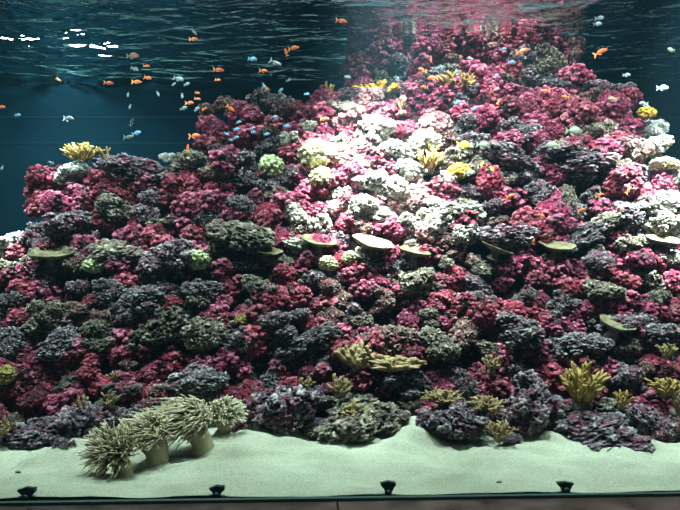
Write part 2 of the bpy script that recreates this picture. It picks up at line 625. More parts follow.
def heap(rnd, n_core, n_knob, r0, r1, stretch, flat):
    """lumps on a few core blobs; returns points and faces within about a unit ball"""
    VS, FS = [], []
    V2, F2 = ico(3)
    cores = []
    for k in range(n_core):
        if k == 0:
            c, r = np.zeros(3), 0.56
        else:
            q = np.array([rnd.uniform(-1, 1) * stretch, rnd.uniform(-1, 1), rnd.uniform(-1, 1) * flat])
            c, r = q * 0.52, rnd.uniform(.30, .50)
        cores.append((c, r))
    lumps = [(c, r, 1) for c, r in cores]
    while len(lumps) < n_core + n_knob:
        c, r = rnd.choice(cores)
        q = np.array([rnd.gauss(0, 1), rnd.gauss(0, 1), rnd.gauss(0, 1)])
        q /= np.linalg.norm(q)
        p = c + q * r * rnd.uniform(.92, 1.12)
        if any(np.linalg.norm(p - c2) < r2 * .85 for c2, r2 in cores if c2 is not c):
            continue
        lumps.append((p, rnd.uniform(r0, r1), 0))
    b0 = 0
    for c, r, core in lumps:
        sq = np.array([rnd.uniform(.75, 1.3), rnd.uniform(.75, 1.3), rnd.uniform(.7, 1.15)])
        VS.append(V2 * r * sq + c)
        FS += [tuple(i + b0 for i in f) for f in F2]
        b0 += len(V2)
    return np.concatenate(VS), FS, cores


def finish(me, name, cores, fn):
    n = len(me.vertices)
    P = np.zeros(n * 3); me.vertices.foreach_get('co', P); P = P.reshape(-1, 3)
    Nn = np.zeros(n * 3); me.vertices.foreach_get('normal', Nn); Nn = Nn.reshape(-1, 3)
    deep = np.min(np.stack([np.linalg.norm(P - c, axis=1) / r for c, r in cores]), 0)    # about 1 in the gaps, 1.3 on the tips
    d, h = fn(P, deep)
    P = P + Nn * d[:, None]
    me.vertices.foreach_set('co', P.ravel())
    a = me.attributes.new('h', 'FLOAT', 'POINT')
    a.data.foreach_set('value', np.clip(h, 0, 1).astype(np.float32))
    me.polygons.foreach_set('use_smooth', [True] * len(me.polygons))
    me.name = name
    me.update()
    return me


def knobbly(seed, name):
    """a pile of small round knobs: encrusted rubble"""
    rnd = random.Random(seed)
    V, Fc, cores = heap(rnd, 5, 150, .065, .15, 1.35, .8)
    me = remeshed(V, Fc, .029)

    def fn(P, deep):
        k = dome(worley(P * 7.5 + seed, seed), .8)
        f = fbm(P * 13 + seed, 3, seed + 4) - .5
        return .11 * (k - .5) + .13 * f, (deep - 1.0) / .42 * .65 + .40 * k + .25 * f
    return finish(me, name, cores, fn)


def porous(seed, name):
    """live rock: craggy lump full of pits and ridges"""
    rnd = random.Random(seed)
    V, Fc, cores = heap(rnd, 6, 70, .07, .17, 1.2, .9)
    me = remeshed(V, Fc, .029)

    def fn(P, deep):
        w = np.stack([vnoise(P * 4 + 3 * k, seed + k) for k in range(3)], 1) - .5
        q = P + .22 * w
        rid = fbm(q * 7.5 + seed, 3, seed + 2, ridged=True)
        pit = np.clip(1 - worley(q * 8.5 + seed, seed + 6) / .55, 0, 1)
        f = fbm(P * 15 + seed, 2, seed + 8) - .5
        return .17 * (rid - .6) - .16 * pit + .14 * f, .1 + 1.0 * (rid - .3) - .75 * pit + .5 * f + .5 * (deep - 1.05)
    return finish(me, name, cores, fn)


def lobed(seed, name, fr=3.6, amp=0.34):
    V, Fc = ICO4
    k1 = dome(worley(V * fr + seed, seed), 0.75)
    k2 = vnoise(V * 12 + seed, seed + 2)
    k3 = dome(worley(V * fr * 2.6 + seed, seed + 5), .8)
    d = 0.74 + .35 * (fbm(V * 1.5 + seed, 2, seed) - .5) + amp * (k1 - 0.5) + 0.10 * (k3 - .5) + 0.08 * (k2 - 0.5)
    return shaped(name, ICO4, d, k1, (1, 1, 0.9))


KNOB = [knobbly(11 + 13 * i, 'coralline_rock_%d' % i) for i in range(9)]
PORO = [porous(5 + 17 * i, 'reef_rock_%d' % i) for i in range(9)]
LOBE = [lobed(3 + 7 * i, 'lobed_coral_%d' % i) for i in range(3)]

ROCKS = []       # (object, kind word, px, py)


def rock(mesh, mat, name, px, py, rx, ry, d, seed, group):
    rnd = random.Random(seed)
    o = bpy.data.objects.new(name, mesh)
    COL.objects.link(o)
    if not len(mesh.materials):
        mesh.materials.append(mat)
    o.material_slots[0].link = 'OBJECT'
    o.material_slots[0].material = mat
    o.location = at(px, py, d)
    s = d / F * 1.16
    r3 = Matrix.Rotation(rnd.uniform(0, 6.28), 4, Vector((rnd.uniform(-1, 1), rnd.uniform(-1, 1), rnd.uniform(-1, 1))).normalized())
    r3 = Matrix.Rotation(rnd.uniform(-.35, .35), 4, 'Y') @ Matrix.Rotation(rnd.uniform(-.1, .5), 4, 'X') @ Matrix.Rotation(rnd.uniform(0, 6.28), 4, 'Z')
    sc = Matrix.Diagonal((rx * s, 0.5 * (rx + ry) * s, ry * s * 1.1, 1))
    o.matrix_world = Matrix.Translation(at(px, py, d)) @ sc @ r3
    return o


# ------------------------------------------------------------------ traced grey and pale rocks: px, py, half width, half height, look, forward shift (m)
# look: v violet-grey  g green-grey  b blue-grey  n brown-grey  c cream  w white
TR = [
    # crest, left
    (130, 167, 35, 17, 'v', .10), (190, 164, 24, 15, 'g', .05), (212, 174, 14, 10, 'n', .05), (74, 172, 21, 9, 'w', .12), (167, 158, 9, 6, 'w', -.1),
    (222, 153, 14, 9, 'v', 0),
    # second grey row, left
    (120, 212, 20, 15, 'g', .05), (64, 228, 26, 17, 'v', .08), (38, 248, 15, 17, 'v', .05), (112, 250, 31, 13, 'g', .1), (74, 256, 15, 12, 'g', .05),
    (170, 256, 26, 20, 'v', .12), (150, 270, 15, 13, 'v', .08), (206, 221, 17, 11, 'b', .05), (172, 224, 18, 9, 'g', .0), (242, 236, 34, 17, 'g', .16), (222, 250, 14, 9, 'g', .1),
    (10, 246, 16, 13, 'w', .05), (3, 268, 18, 13, 'g', .05), (30, 262, 13, 9, 'n', 0),
    # third row, left
    (149, 296, 26, 14, 'b', .1), (108, 290, 17, 13, 'b', .05), (203, 290, 20, 11, 'b', .05), (44, 318, 15, 16, 'g', .05), (16, 300, 14, 12, 'b', .0), (80, 312, 13, 9, 'n', .0), (84, 178, 16, 11, 'n', -.1), (60, 180, 15, 11, 'n', -.12),
    (61, 341, 24, 13, 'b', .08), (10, 344, 16, 15, 'b', .08), (100, 322, 13, 13, 'n', .05), (102, 345, 16, 8, 'g', .05), (162, 330, 25, 19, 'g', .16), (210, 335, 26, 18, 'g', .15),
    (130, 318, 11, 14, 'b', .02),
    # centre left
    (245, 165, 16, 12, 'v', .05), (291, 173, 13, 11, 'v', .05), (242, 205, 13, 11, 'b', .05), (277, 196, 12, 10, 'n', .05), (296, 214, 16, 13, 'c', .08), (270, 133, 11, 9, 'n', .05), (288, 141, 9, 8, 'c', .05),
    (308, 128, 11, 8, 'c', .03),
    # bright middle
    (372, 132, 21, 15, 'c', .1), (394, 152, 22, 15, 'c', .1), (352, 168, 17, 9, 'c', .1), (372, 181, 22, 10, 'c', .1), (396, 190, 18, 15, 'c', .08), (361, 206, 16, 14, 'c', .12),
    (426, 140, 20, 13, 'c', .08), (340, 148, 12, 14, 'c', .05), (412, 172, 16, 12, 'c', .08), (345, 108, 18, 5, 'c', .08), (385, 218, 16, 10, 'c', .08), (408, 226, 13, 12, 'c', .06), (338, 196, 11, 10, 'c', .03),
    (350, 98, 12, 5, 'v', .1), (322, 225, 10, 14, 'c', .03), (410, 206, 10, 9, 'n', .03),
    (441, 222, 20, 15, 'c', .08), (462, 236, 16, 16, 'c', .05), (470, 212, 17, 9, 'c', .05), (445, 240, 16, 9, 'n', .05), (447, 182, 13, 9, 'c', 0),
    (458, 157, 16, 11, 'c', .08), (442, 162, 11, 10, 'g', .05), (437, 204, 9, 8, 'c', .04),
    # below the plates, middle
    (259, 290, 20, 14, 'g', .08), (285, 263, 12, 9, 'g', .05), (370, 264, 17, 10, 'g', .06), (414, 285, 20, 15, 'g', .08), (384, 300, 12, 12, 'n', .03), (300, 248, 18, 8, 'c', .05), (242, 262, 16, 8, 'g', .06),
    (310, 281, 10, 10, 'b', .0), (344, 300, 11, 9, 'n', .0), (446, 263, 12, 8, 'g', .0), (397, 268, 12, 10, 'b', .04),
    # right
    (512, 160, 28, 13, 'v', .12), (578, 160, 37, 14, 'v', .15), (519, 133, 19, 13, 'b', .08), (595, 131, 15, 13, 'g', .05), (540, 148, 10, 8, 'v', .05), (479, 166, 14, 10, 'g', .08), (505, 175, 16, 8, 'g', .02),
    (509, 237, 28, 14, 'v', .14), (585, 238, 22, 11, 'b', .08), (599, 228, 20, 11, 'g', .08), (626, 218, 20, 15, 'b', .08), (632, 246, 15, 11, 'g', .08), (600, 258, 17, 9, 'v', .1), (568, 197, 9, 14, 'g', .03),
    (599, 290, 22, 12, 'g', .05), (552, 262, 14, 9, 'g', .03), (466, 206, 12, 8, 'g', .03), (632, 178, 14, 13, 'v', .05), (640, 150, 15, 14, 'n', .05), (620, 148, 13, 11, 'n', .04), (655, 146, 13, 12, 'c', .1),
    (650, 130, 10, 16, 'w', -.15), (658, 220, 21, 15, 'c', .12), (668, 202, 14, 12, 'c', .1), (642, 205, 10, 14, 'n', .05), (676, 230, 12, 12, 'w', .1), (672, 178, 12, 8, 'c', .1), (665, 262, 12, 9, 'g', .05), (480, 270, 13, 9, 'g', .02),
    (525, 300, 14, 11, 'b', .02), (470, 300, 15, 13, 'b', .04), (654, 300, 14, 11, 'g', .02),
    # tower
    (516, 61, 15, 14, 'b', .1), (548, 62, 16, 17, 'g', .1), (511, 85, 22, 7, 'g', .1), (551, 86, 19, 10, 'b', .1), (592, 90, 15, 8, 'v', .05), (620, 94, 16, 8, 'v', .02), (570, 66, 9, 16, 'n', 0), (570, 44, 8, 14, 'n', 0),
    (400, 66, 13, 14, 'b', .02), (424, 82, 18, 9, 'b', .05), (352, 92, 14, 5, 'v', .05), (468, 92, 12, 7, 'v', .04), (392, 88, 12, 7, 'b', .05), (455, 62, 11, 8, 'n', .0),
    # grey row above the lower pink band
    (272, 325, 23, 13, 'v', .12), (242, 338, 21, 15, 'b', .12), (316, 338, 32, 14, 'b', .14), (391, 338, 26, 14, 'n', .12), (438, 344, 21, 16, 'g', .12), (333, 317, 15, 9, 'n', .03), (281, 354, 15, 9, 'b', .08),
    (360, 322, 12, 9, 'g', .02), (300, 316, 13, 8, 'b', .03), (430, 318, 14, 10, 'g', .03),
    (518, 331, 27, 16, 'b', .14), (467, 331, 19, 16, 'n', .1), (579, 344, 30, 12, 'b', .12), (622, 323, 20, 11, 'v', .06), (660, 334, 22, 12, 'b', .1), (629, 348, 16, 9, 'g', .06), (553, 318, 10, 9, 'b', .02), (492, 350, 15, 9, 'g', .06),
    # lower band inclusions
    (199, 382, 29, 15, 'b', .08), (122, 390, 20, 8, 'b', .14), (394, 379, 17, 9, 'v', .05), (418, 381, 14, 11, 'b', .04), (324, 361, 13, 9, 'v', .05), (450, 372, 12, 9, 'n', .0), (130, 365, 10, 6, 'n', .0),
    (520, 372, 11, 8, 'b', .0), (640, 372, 12, 8, 'n', .0),
    # foot of the reef
    (30, 440, 30, 18, 'v', .05), (85, 424, 32, 22, 'v', .08), (74, 448, 19, 14, 'v', .16), (118, 418, 20, 14, 'v', .06), (140, 410, 16, 13, 'v', .0), (2, 440, 12, 14, 'n', .02),
    (279, 411, 37, 25, 'v', .10), (357, 418, 43, 21, 'g', .10), (437, 424, 30, 21, 'v', .10), (467, 424, 23, 19, 'v', .16), (531, 406, 30, 28, 'v', .10), (514, 439, 11, 6, 'v', .25),
    (599, 430, 43, 18, 'v', .16), (650, 423, 21, 21, 'v', .06), (612, 408, 18, 9, 'g', .05), (580, 412, 18, 10, 'n', .02), (240, 428, 12, 9, 'n', .0), (676, 432, 14, 18, 'n', .05), (495, 414, 14, 11, 'n', .0), (318, 400, 14, 11, 'v', .0),
    (410, 405, 13, 9, 'g', .0), (317, 428, 17, 12, 'v', .02), (392, 416, 16, 14, 'g', .05), (170, 400, 22, 15, 'n', .0), (560, 425, 14, 13, 'n', .0),
]
LOOK = {'v': (GREY[0], 'violet-grey'), 'g': (GREY[1], 'green-grey'), 'b': (GREY[2], 'blue-grey'), 'n': (GREY[3], 'brown-grey'), 'c': (PALE, 'cream'), 'w': (WHITE, 'white')}

for i, (px, py, rx, ry, lk, fw) in enumerate(TR):
    m, word = LOOK[lk]
    mesh = PORO[(i * 5 + 2) % 9] if lk not in 'c' else (KNOB if i % 2 else PORO)[(i * 5 + 1) % 9]
    if px == 578:
        mesh = PORO[6]
    if px == 357:
        mesh = PORO[3]
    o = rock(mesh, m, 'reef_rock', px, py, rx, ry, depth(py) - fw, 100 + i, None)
    ROCKS.append([o, word, px, py, rx * ry])

# ------------------------------------------------------------------ magenta rocks fill the rest of the reef face
POLY = [(-22, 452), (-22, 275), (20, 262), (30, 212), (48, 180), (70, 172), (150, 168), (196, 160), (203, 118), (212, 106), (240, 101), (300, 99), (335, 98), (349, 84), (350, 44),
        (380, 38), (566, 36), (566, 70), (584, 96), (636, 99), (646, 116), (640, 140), (662, 160), (700, 172), (700, 452), (640, 420), (250, 400), (120, 410), (60, 415)]


def inside(x, y, poly):
    c = False
    j = len(poly) - 1
    for i in range(len(poly)):
        xi, yi = poly[i]; xj, yj = poly[j]
        if (yi > y) != (yj > y) and x < (xj - xi) * (y - yi) / (yj - yi) + xi:
            c = not c
        j = i
    return c


rng = random.Random(21)
pts = []
tries = 0
while tries < 30000:
    tries += 1
    x, y = rng.uniform(-22, 700), rng.uniform(36, 452)
    if not inside(x, y, POLY) or y > 424:
        continue
    if any(((x - a) / (rx * .72 + 3)) ** 2 + ((y - b_) / (ry * .72 + 3)) ** 2 < 1 for a, b_, rx, ry, _, _ in TR):
        continue
    if any((x - a) ** 2 + ((y - b_) * 1.25) ** 2 < (16.5 if b_ < 110 else 19.4) ** 2 for a, b_ in pts):
        continue
    pts.append((x, y))
open('/tmp/n.txt', 'w').write(str(len(pts)))
WORDS = ['crimson', 'magenta', 'rosy', 'maroon']
used = 0
for i, (x, y) in enumerate(pts):
    wgt = .40 if 283 < y < 350 or y > 400 else (.28 if 200 < y < 262 else .20)
    if rng.random() < wgt or used >= 299:
        lk = rng.choice('vgbn')
        m, word = LOOK[lk]
        rx = rng.uniform(11, 17); ry = rx * rng.uniform(.65, .9)
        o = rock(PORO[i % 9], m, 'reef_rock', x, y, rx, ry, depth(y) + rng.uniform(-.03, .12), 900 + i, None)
        ROCKS.append([o, word, x, y, rx * ry])
        continue
    used += 1
    k = rng.choice([0, 0, 1, 1, 1, 3])
    if y < 75:
        k = rng.choice([1, 3, 3, 0])
    if ((x - 385) / 78) ** 2 + ((y - 165) / 80) ** 2 < 1 and rng.random() < .45:  # paler rose crust here puts part of the bright patch into the colour
        k = 2
    rx = rng.uniform(13, 22); ry = rx * rng.uniform(.62, .9)
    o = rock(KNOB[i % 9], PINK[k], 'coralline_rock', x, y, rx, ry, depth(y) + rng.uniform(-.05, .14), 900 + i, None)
    ROCKS.append([o, WORDS[k], x, y, rx * ry])


# ------------------------------------------------------------------ the mound under the rocks
def make_mound(name, cols, crest, back, label, bottom=470, inset=.22, seed=4):
    rows = 120
    V, n = [], len(cols)
    for px in cols:
        cy = float(np.interp(px, [c[0] for c in crest], [c[1] for c in crest]))
        for j in range(rows):
            py = bottom + (cy - bottom) * j / (rows - 1)
            V.append(at(px, py, depth(py) + inset))
        top = V[-1]
        for j in range(1, 9):
            y = top.y + (max(back, top.y + 0.3) - top.y) * j / 8
            V.append(Vector((top.x * (1 + 0.0 * j), y, top.z - 0.25 * (j / 8) ** 2)))
        V.append(Vector((V[-1].x, V[-1].y, -0.3)))
    R = rows + 9
    P = np.array([tuple(v) for v in V])
    nz = np.stack([fbm(P * 2.6 + k * 11, 4, seed + k) for k in range(3)], 1) - 0.5
    h = fbm(P * 5, 4, seed + 9)
    P[:, :2] += 0.28 * nz[:, :2]
    P[:, 2] += 0.18 * nz[:, 2]
    P[:, 1] += 0.16 * (fbm(P * 9, 3, seed + 20) - .5)
    P[:, 1] = np.minimum(P[:, 1], BACK - 0.08)
    P[:, 2] = np.minimum(P[:, 2], SURF - 0.12)
    fc = []
    for i in range(n - 1):
        for j in range(R - 1):
            a = i * R + j
            fc.append((a, a + R, a + R + 1, a + 1))
    fc.append(tuple(range(R - 1, -1, -1)))
    fc.append(tuple((n - 1) * R + j for j in range(R)))
    me = bpy.data.meshes.new(name)
    me.from_pydata(P.tolist(), [], fc)
    a = me.attributes.new('h', 'FLOAT', 'POINT')
    a.data.foreach_set('value', h.astype(np.float32))
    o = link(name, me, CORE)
    tag(o, label, 'reef', kind='structure')
    return o


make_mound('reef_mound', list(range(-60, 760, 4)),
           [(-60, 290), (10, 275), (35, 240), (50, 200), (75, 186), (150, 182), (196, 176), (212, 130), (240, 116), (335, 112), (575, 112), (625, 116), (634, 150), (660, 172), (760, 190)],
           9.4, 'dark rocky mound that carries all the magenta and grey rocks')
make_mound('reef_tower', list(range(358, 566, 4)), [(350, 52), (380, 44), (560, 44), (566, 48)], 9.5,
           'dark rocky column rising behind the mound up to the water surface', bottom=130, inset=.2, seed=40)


# ------------------------------------------------------------------ corals
LAND = []     # (short phrase, px, py)


def bush(rnd, r, n, thick, spread=1.0, fork=2):
    """branching colony, radius r, base at the origin"""
    b = MB()
    for k in range(n):
        a = 2 * math.pi * (k + rnd.uniform(-.4, .4)) / n * 2.4
        t = math.sqrt((k + .5) / n) * spread
        d = Vector((math.cos(a) * t, math.sin(a) * t, 1.12 - .5 * t)).normalized()
        Lh = r * rnd.uniform(.85, 1.2)
        p0 = Vector((d.x * r * .1, d.y * r * .1, 0))
        p1 = p0 + d * Lh * .5 + Vector((rnd.uniform(-.1, .1), rnd.uniform(-.1, .1), .05)) * r
        p2 = p1 + (d + Vector((rnd.uniform(-.35, .35), rnd.uniform(-.35, .35), .35))).normalized() * Lh * .55
        b.tube([p0, p1, p2], [thick * 1.2, thick, thick * .65], 6)
        for f in range(fork):
            q = p1.lerp(p2, rnd.uniform(.0, .6))
            e = q + (d + Vector((rnd.uniform(-.9, .9), rnd.uniform(-.9, .9), rnd.uniform(.0, .7)))).normalized() * Lh * rnd.uniform(.3, .48)
            b.tube([q, q.lerp(e, .55) + Vector((0, 0, .03 * r)), e], [thick * .85, thick * .75, thick * .5], 5)
    return b


def foot(r):
    b = MB()
    b.lathe([(0.0, -.35 * r), (.42 * r, -.33 * r), (.40 * r, -.05 * r), (.28 * r, .12 * r), (.0, .2 * r)], 14, lambda q, k, rr: 1 + .15 * math.sin(3 * q + k))
    return b


def bush_coral(px, py, rx, ry, mat, label, short, n=16, th=.10, spread=1.0, fw=.16, cat='coral', name='finger_coral', fork=3, tilt=0.3):
    d = depth(py) - fw - .06
    s = d / F
    rnd = random.Random(int(px * 7 + py))
    root = empty(name, at(px, py + ry * .75, d), (tilt, 0, 0))
    r = ry * s * 1.5
    b = bush(rnd, r, n, th * r, spread, fork)
    o = b.build('branches', M[mat], root)
    o.scale = (rx / ry * .95, .9 * max(.8, min(1.2, rx / ry)), 1)
    f = foot(r * .75).build('base', M['plate_under'], root)
    tag(root, label, cat)
    LAND.append((short, px, py))
    return root


def lobe_coral(px, py, rx, ry, mat, label, short, fw=.16):
    i = len(LAND)
    d = depth(py) - fw
    me = LOBE[i % 3].copy()
    me.materials.append(M[mat])
    o = bpy.data.objects.new('lobed_coral', me)
    COL.objects.link(o)
    s = d / F * 1.1
    o.location = at(px, py, d)
    o.scale = (rx * s, .5 * (rx + ry) * s, ry * s)
    o.rotation_euler = (0.3, 0, i * 1.1)
    tag(o, label, 'coral')
    LAND.append((short, px, py))
    return o


def plate_coral(px, py, rx, ry, label, short, fw=.2, mat='plate'):
    d = depth(py) - fw
    s = d / F
    rnd = random.Random(int(px * 3 + py))
    root = empty('plate_coral', at(px, py + 1, d), (rnd.uniform(.36, .46), rnd.uniform(-.08, .08), rnd.uniform(0, 1)))
    R = rx * s
    ph = [rnd.uniform(0, 6.28) for _ in range(3)]

    def wob(q, k, r):
        return 1 + .07 * math.sin(3 * q + ph[0]) + .05 * math.sin(5 * q + ph[1]) + .02 * math.sin(23 * q + ph[2])
    hh = ry * s * 1.0
    b = MB()
    b.lathe([(.02 * R, -.6 * hh), (.35 * R, -.45 * hh), (.8 * R, .0), (1.0 * R, .55 * hh), (1.02 * R, .75 * hh), (.97 * R, .72 * hh), (.75 * R, .3 * hh), (.35 * R, .12 * hh), (.02 * R, .1 * hh)], 56, wob)
    b.build('plate', M[mat], root)
    b = MB()
    b.lathe([(.50 * R, -2.6 * hh), (.34 * R, -1.6 * hh), (.24 * R, -.9 * hh), (.36 * R, -.40 * hh), (.0, -.35 * hh)], 18, lambda q, k, r: 1 + .12 * math.sin(2 * q + k))
    b.build('stalk', M['plate_under'], root)
    tag(root, label, 'coral')
    LAND.append((short, px, py))
    return root


bush_coral(81, 155, 13, 11, 'yellow', 'bushy yellow coral on the white rock of the lower left crest', 'bushy yellow coral on the left crest', n=38, th=.075, spread=1.05)
bush_coral(107, 156, 7, 9, 'yellow', 'thin curled yellow coral standing alone beside the bushy crest coral', 'thin curled coral on the left crest', n=3, th=.12, spread=.8)
lobe_coral(271, 167, 14, 13, 'green', 'round bright green lobed coral left of the cream lobed coral', 'round bright green coral')
lobe_coral(221, 168, 13, 13, 'olive', 'dim olive green lobed coral at the dark step of the left crest', 'dim olive coral at the left step')
lobe_coral(315, 156, 18, 17, 'lime', 'large cream green lobed coral at the edge of the bright patch', 'large cream green coral')
lobe_coral(322, 178, 14, 12, 'lime', 'smaller cream lobed coral tucked under the large cream green one', 'smaller cream lobed coral')
bush_coral(378, 88, 15, 8, 'gold', 'antler shaped golden coral in front of the tower foot', 'golden antler coral', n=10, th=.12, spread=1.4)
bush_coral(329, 93, 6, 10, 'yellow', 'thin upright yellow coral at the start of the tower', 'thin upright coral beside the tower', n=4, spread=.6)
bush_coral(454, 84, 15, 11, 'yellow', 'wide bushy yellow coral on the middle of the tower foot', 'bushy coral at the tower foot', n=24, th=.09, spread=1.2)
bush_coral(402, 105, 6, 9, 'tan', 'pale slender coral on the crest right of the golden antler coral', 'pale slender crest coral', n=5, spread=.7)
bush_coral(428, 161, 11, 11, 'yellow', 'sunlit yellow branching coral at the right edge of the bright patch', 'sunlit yellow branching coral', n=16)
lobe_coral(459, 171, 12, 9, 'gold', 'round orange yellow coral head below the yellow fish', 'round orange yellow coral')
lobe_coral(647, 113, 9, 8, 'gold', 'small golden lobed coral on the right shoulder of the crest', 'golden coral on the right shoulder')
lobe_coral(664, 166, 17, 8, 'lime', 'yellow green lobed coral on the bright right edge of the reef', 'yellow green coral at the right edge')
lobe_coral(197, 260, 15, 11, 'green', 'pale green button shaped lobed coral in the left half', 'pale green button coral')
lobe_coral(93, 266, 11, 9, 'green', 'small pale green coral right of the leftmost flat plate coral', 'small pale green coral')
plate_coral(52, 254, 20, 6, 'wide dim olive plate coral on the left slope beside the white rock', 'leftmost plate coral')
plate_coral(318, 242, 18, 5, 'brown green plate coral above the twin green lobed corals', 'plate coral above the twin lobes')
plate_coral(372, 244, 20, 6, 'wide sunlit plate coral in the middle of the reef', 'sunlit middle plate coral')
plate_coral(414, 252, 15, 5, 'pale plate coral just right of the wide sunlit middle one', 'pale plate coral')
plate_coral(497, 249, 16, 4, 'thin olive plate coral under the violet-grey rock at right', 'thin olive plate coral')
plate_coral(557, 247, 17, 5, 'olive tilted plate coral on the right half between two orange fish', 'tilted olive plate coral')
plate_coral(663, 240, 15, 4, 'olive plate coral below the bright rocks of the right edge', 'plate coral at the right edge')
plate_coral(616, 325, 17, 5, 'round brown plate coral on the lower right grey row', 'lower right plate coral')
plate_coral(268, 251, 14, 3, 'thin dim plate coral left of the twin lobed corals', 'thin dim plate coral')
lobe_coral(328, 264, 11, 9, 'lime', 'left one of the twin green lobed corals under the plates', 'left twin lobed coral')
lobe_coral(350, 258, 9, 8, 'lime', 'right one of the twin green lobed corals under the plates', 'right twin lobed coral')
bush_coral(355, 357, 14, 12, 'tan', 'yellow tan finger coral standing on the lower magenta band', 'yellow tan finger coral', n=22, th=.15)
bush_coral(391, 364, 22, 7, 'tan', 'low spreading tan coral right of the yellow tan finger coral', 'low spreading tan coral', n=26, th=.2, spread=1.3)
bush_coral(341, 387, 10, 9, 'tan', 'small yellow coral under the yellow tan finger coral', 'small coral under the finger coral', n=14)
bush_coral(306, 383, 7, 6, 'tan', 'tiny yellow coral on the magenta band left of centre', 'tiny yellow coral', n=9)
bush_coral(355, 413, 11, 8, 'tan', 'tan coral on the face of the wide green-grey foot rock', 'tan coral on the foot rock', n=18, th=.16)
bush_coral(441, 398, 16, 7, 'tan', 'flat tan bushy coral on top of the foot rock right of the sand peak', 'flat tan coral by the sand peak', n=24)
bush_coral(486, 406, 14, 9, 'tan', 'pale tan bushy coral between two violet-grey foot rocks', 'pale tan bushy coral', n=22)
bush_coral(499, 431, 10, 9, 'tan', 'small tan coral near the sand at the foot of the reef', 'small tan coral near the sand', n=16, fw=.3)
bush_coral(581, 386, 17, 22, 'yellow', 'tall yellow branching coral on the lower right of the reef', 'tall yellow coral', n=26, th=.08, fork=3)
bush_coral(491, 364, 10, 9, 'tan', 'small tan coral on the magenta band right of centre', 'small tan coral on the band', n=12)
bush_coral(622, 400, 8, 8, 'yellow', 'small yellow coral right of the tall yellow coral', 'small yellow coral', n=10)
bush_coral(665, 388, 13, 9, 'yellow', 'yellow coral at the lower right edge of the reef', 'yellow coral at the right edge', n=16)
bush_coral(666, 351, 9, 7, 'tan', 'small tan coral above the yellow coral at the right edge', 'small tan coral at the right edge', n=10)
lobe_coral(5, 375, 10, 11, 'olive', 'round dark olive coral cut by the left edge', 'dark olive coral at the left edge')
bush_coral(115, 375, 6, 5, 'tan', 'tiny tan coral above the dark slab on the lower left', 'tiny tan coral above the slab', n=7)
bush_coral(83, 403, 7, 7, 'tan', 'small olive tan coral on the left foot rock', 'small coral on the left foot rock', n=8)
bush_coral(111, 399, 9, 8, 'tan', 'fan shaped tan coral behind the spiky tentacled coral', 'fan shaped tan coral', n=9)
bush_coral(3, 428, 11, 7, 'tan', 'low tan coral at the left end of the reef foot', 'low coral at the left foot', n=14)
lobe_coral(242, 321, 9, 8, 'olive', 'round dim olive coral on the grey row left of centre', 'round dim olive coral')
bush_coral(676, 402, 7, 12, 'tan', 'upright pale coral cut by the right edge near the sand', 'upright coral at the right edge', n=8)
bush_coral(403, 420, 3, 4, 'tan', 'very small pale coral at the tip of the sand peak', 'very small coral on the sand peak', n=5) if False else None


# leather corals with long tentacles on the sand
def leather(px, py, rx, ry, bx, by, ln, nt, mat, label, lean, droop, dirv, srad, front=False):
    d = 1.3 * F / (by - YH)
    s = d / F
    base = at(bx, by, d)
    base.z = sand_z(base.x, base.y) - .01
    root = empty('leather_coral', base)
    top = at(px, py, d) - base
    R = rx * s
    rnd = random.Random(int(px))
    b = MB()
    bulge = Vector((srad * .35 * s, -srad * .2 * s, 0))
    p = [Vector((0, 0, -.02)), top * .12 + bulge * .3, top * .3 + bulge, top * .5 + bulge * 1.1, top * .72 + bulge * .6, top * .95]
    b.tube(p, [srad * 1.15 * s, srad * 1.05 * s, srad * .92 * s, srad * .95 * s, srad * 1.15 * s, srad * 1.6 * s], 18)
    b.build('stalk', M['stalk'], root)
    V, Fc = ico(4)
    n = fbm(V * 2.2 + px, 3, int(px))
    P = V * (0.75 + .5 * (n - .5))[:, None] * np.array([R * .72, R * .6, ry * s * .72]) + np.array(tuple(top))
    me = bpy.data.meshes.new('cap')
    me.from_pydata(P.tolist(), [], Fc)
    link('cap', me, M['cap'], root)
    b = MB()
    dv = Vector(dirv).normalized()
    for k in range(nt):
        while True:
            q = Vector((rnd.gauss(0, 1), rnd.gauss(0, 1), rnd.gauss(0, 1))).normalized()
            if q.dot(dv) > -.25 and q.y < .6:
                break
        st = top + Vector((q.x * R * .6, q.y * R * .5, q.z * ry * s * .6))
        Lk = ln * s * rnd.uniform(.65, 1.2)
        g = (q + dv * .45 + Vector((rnd.uniform(-.3, .3), rnd.uniform(-.3, .3), rnd.uniform(-.3, .3)))).normalized()
        bend = Vector((lean * rnd.uniform(.3, 1.2), 0, -droop * rnd.uniform(.3, 1.2)))
        side = g.cross(Vector((rnd.uniform(-1, 1), rnd.uniform(-1, 1), rnd.uniform(-1, 1)))).normalized()
        amp, ph = rnd.uniform(.03, .13) * Lk, rnd.uniform(0, 6.28)
        path = [st + g * Lk * (t - .25 * t * t) + bend * Lk * .75 * t * t + side * amp * (math.sin(ph + 4.4 * t) - math.sin(ph)) for t in (0, .2, .4, .6, .8, 1.0)]
        for w in path:
            w.z = max(w.z, .022)
        w = .68 * s * rnd.uniform(.7, 1.25)
        b.tube(path, [w * 1.1, w, w * .95, w * .9, w * .8, w * .55], 5)
    tm = b.mesh('tentacles')
    at_ = tm.attributes.new('h', 'FLOAT', 'POINT')
    one = [k / 5 for k in range(6) for _ in range(5)] + [0.0, 1.0]
    at_.data.foreach_set('value', np.array(one * (len(tm.vertices) // len(one)), dtype=np.float32))
    t = link('tentacles', tm, M[mat], root)
    t['kind'] = 'stuff'
    tag(root, label, 'coral', 'tentacled corals on the sand')
    LAND.append((None, px, py))


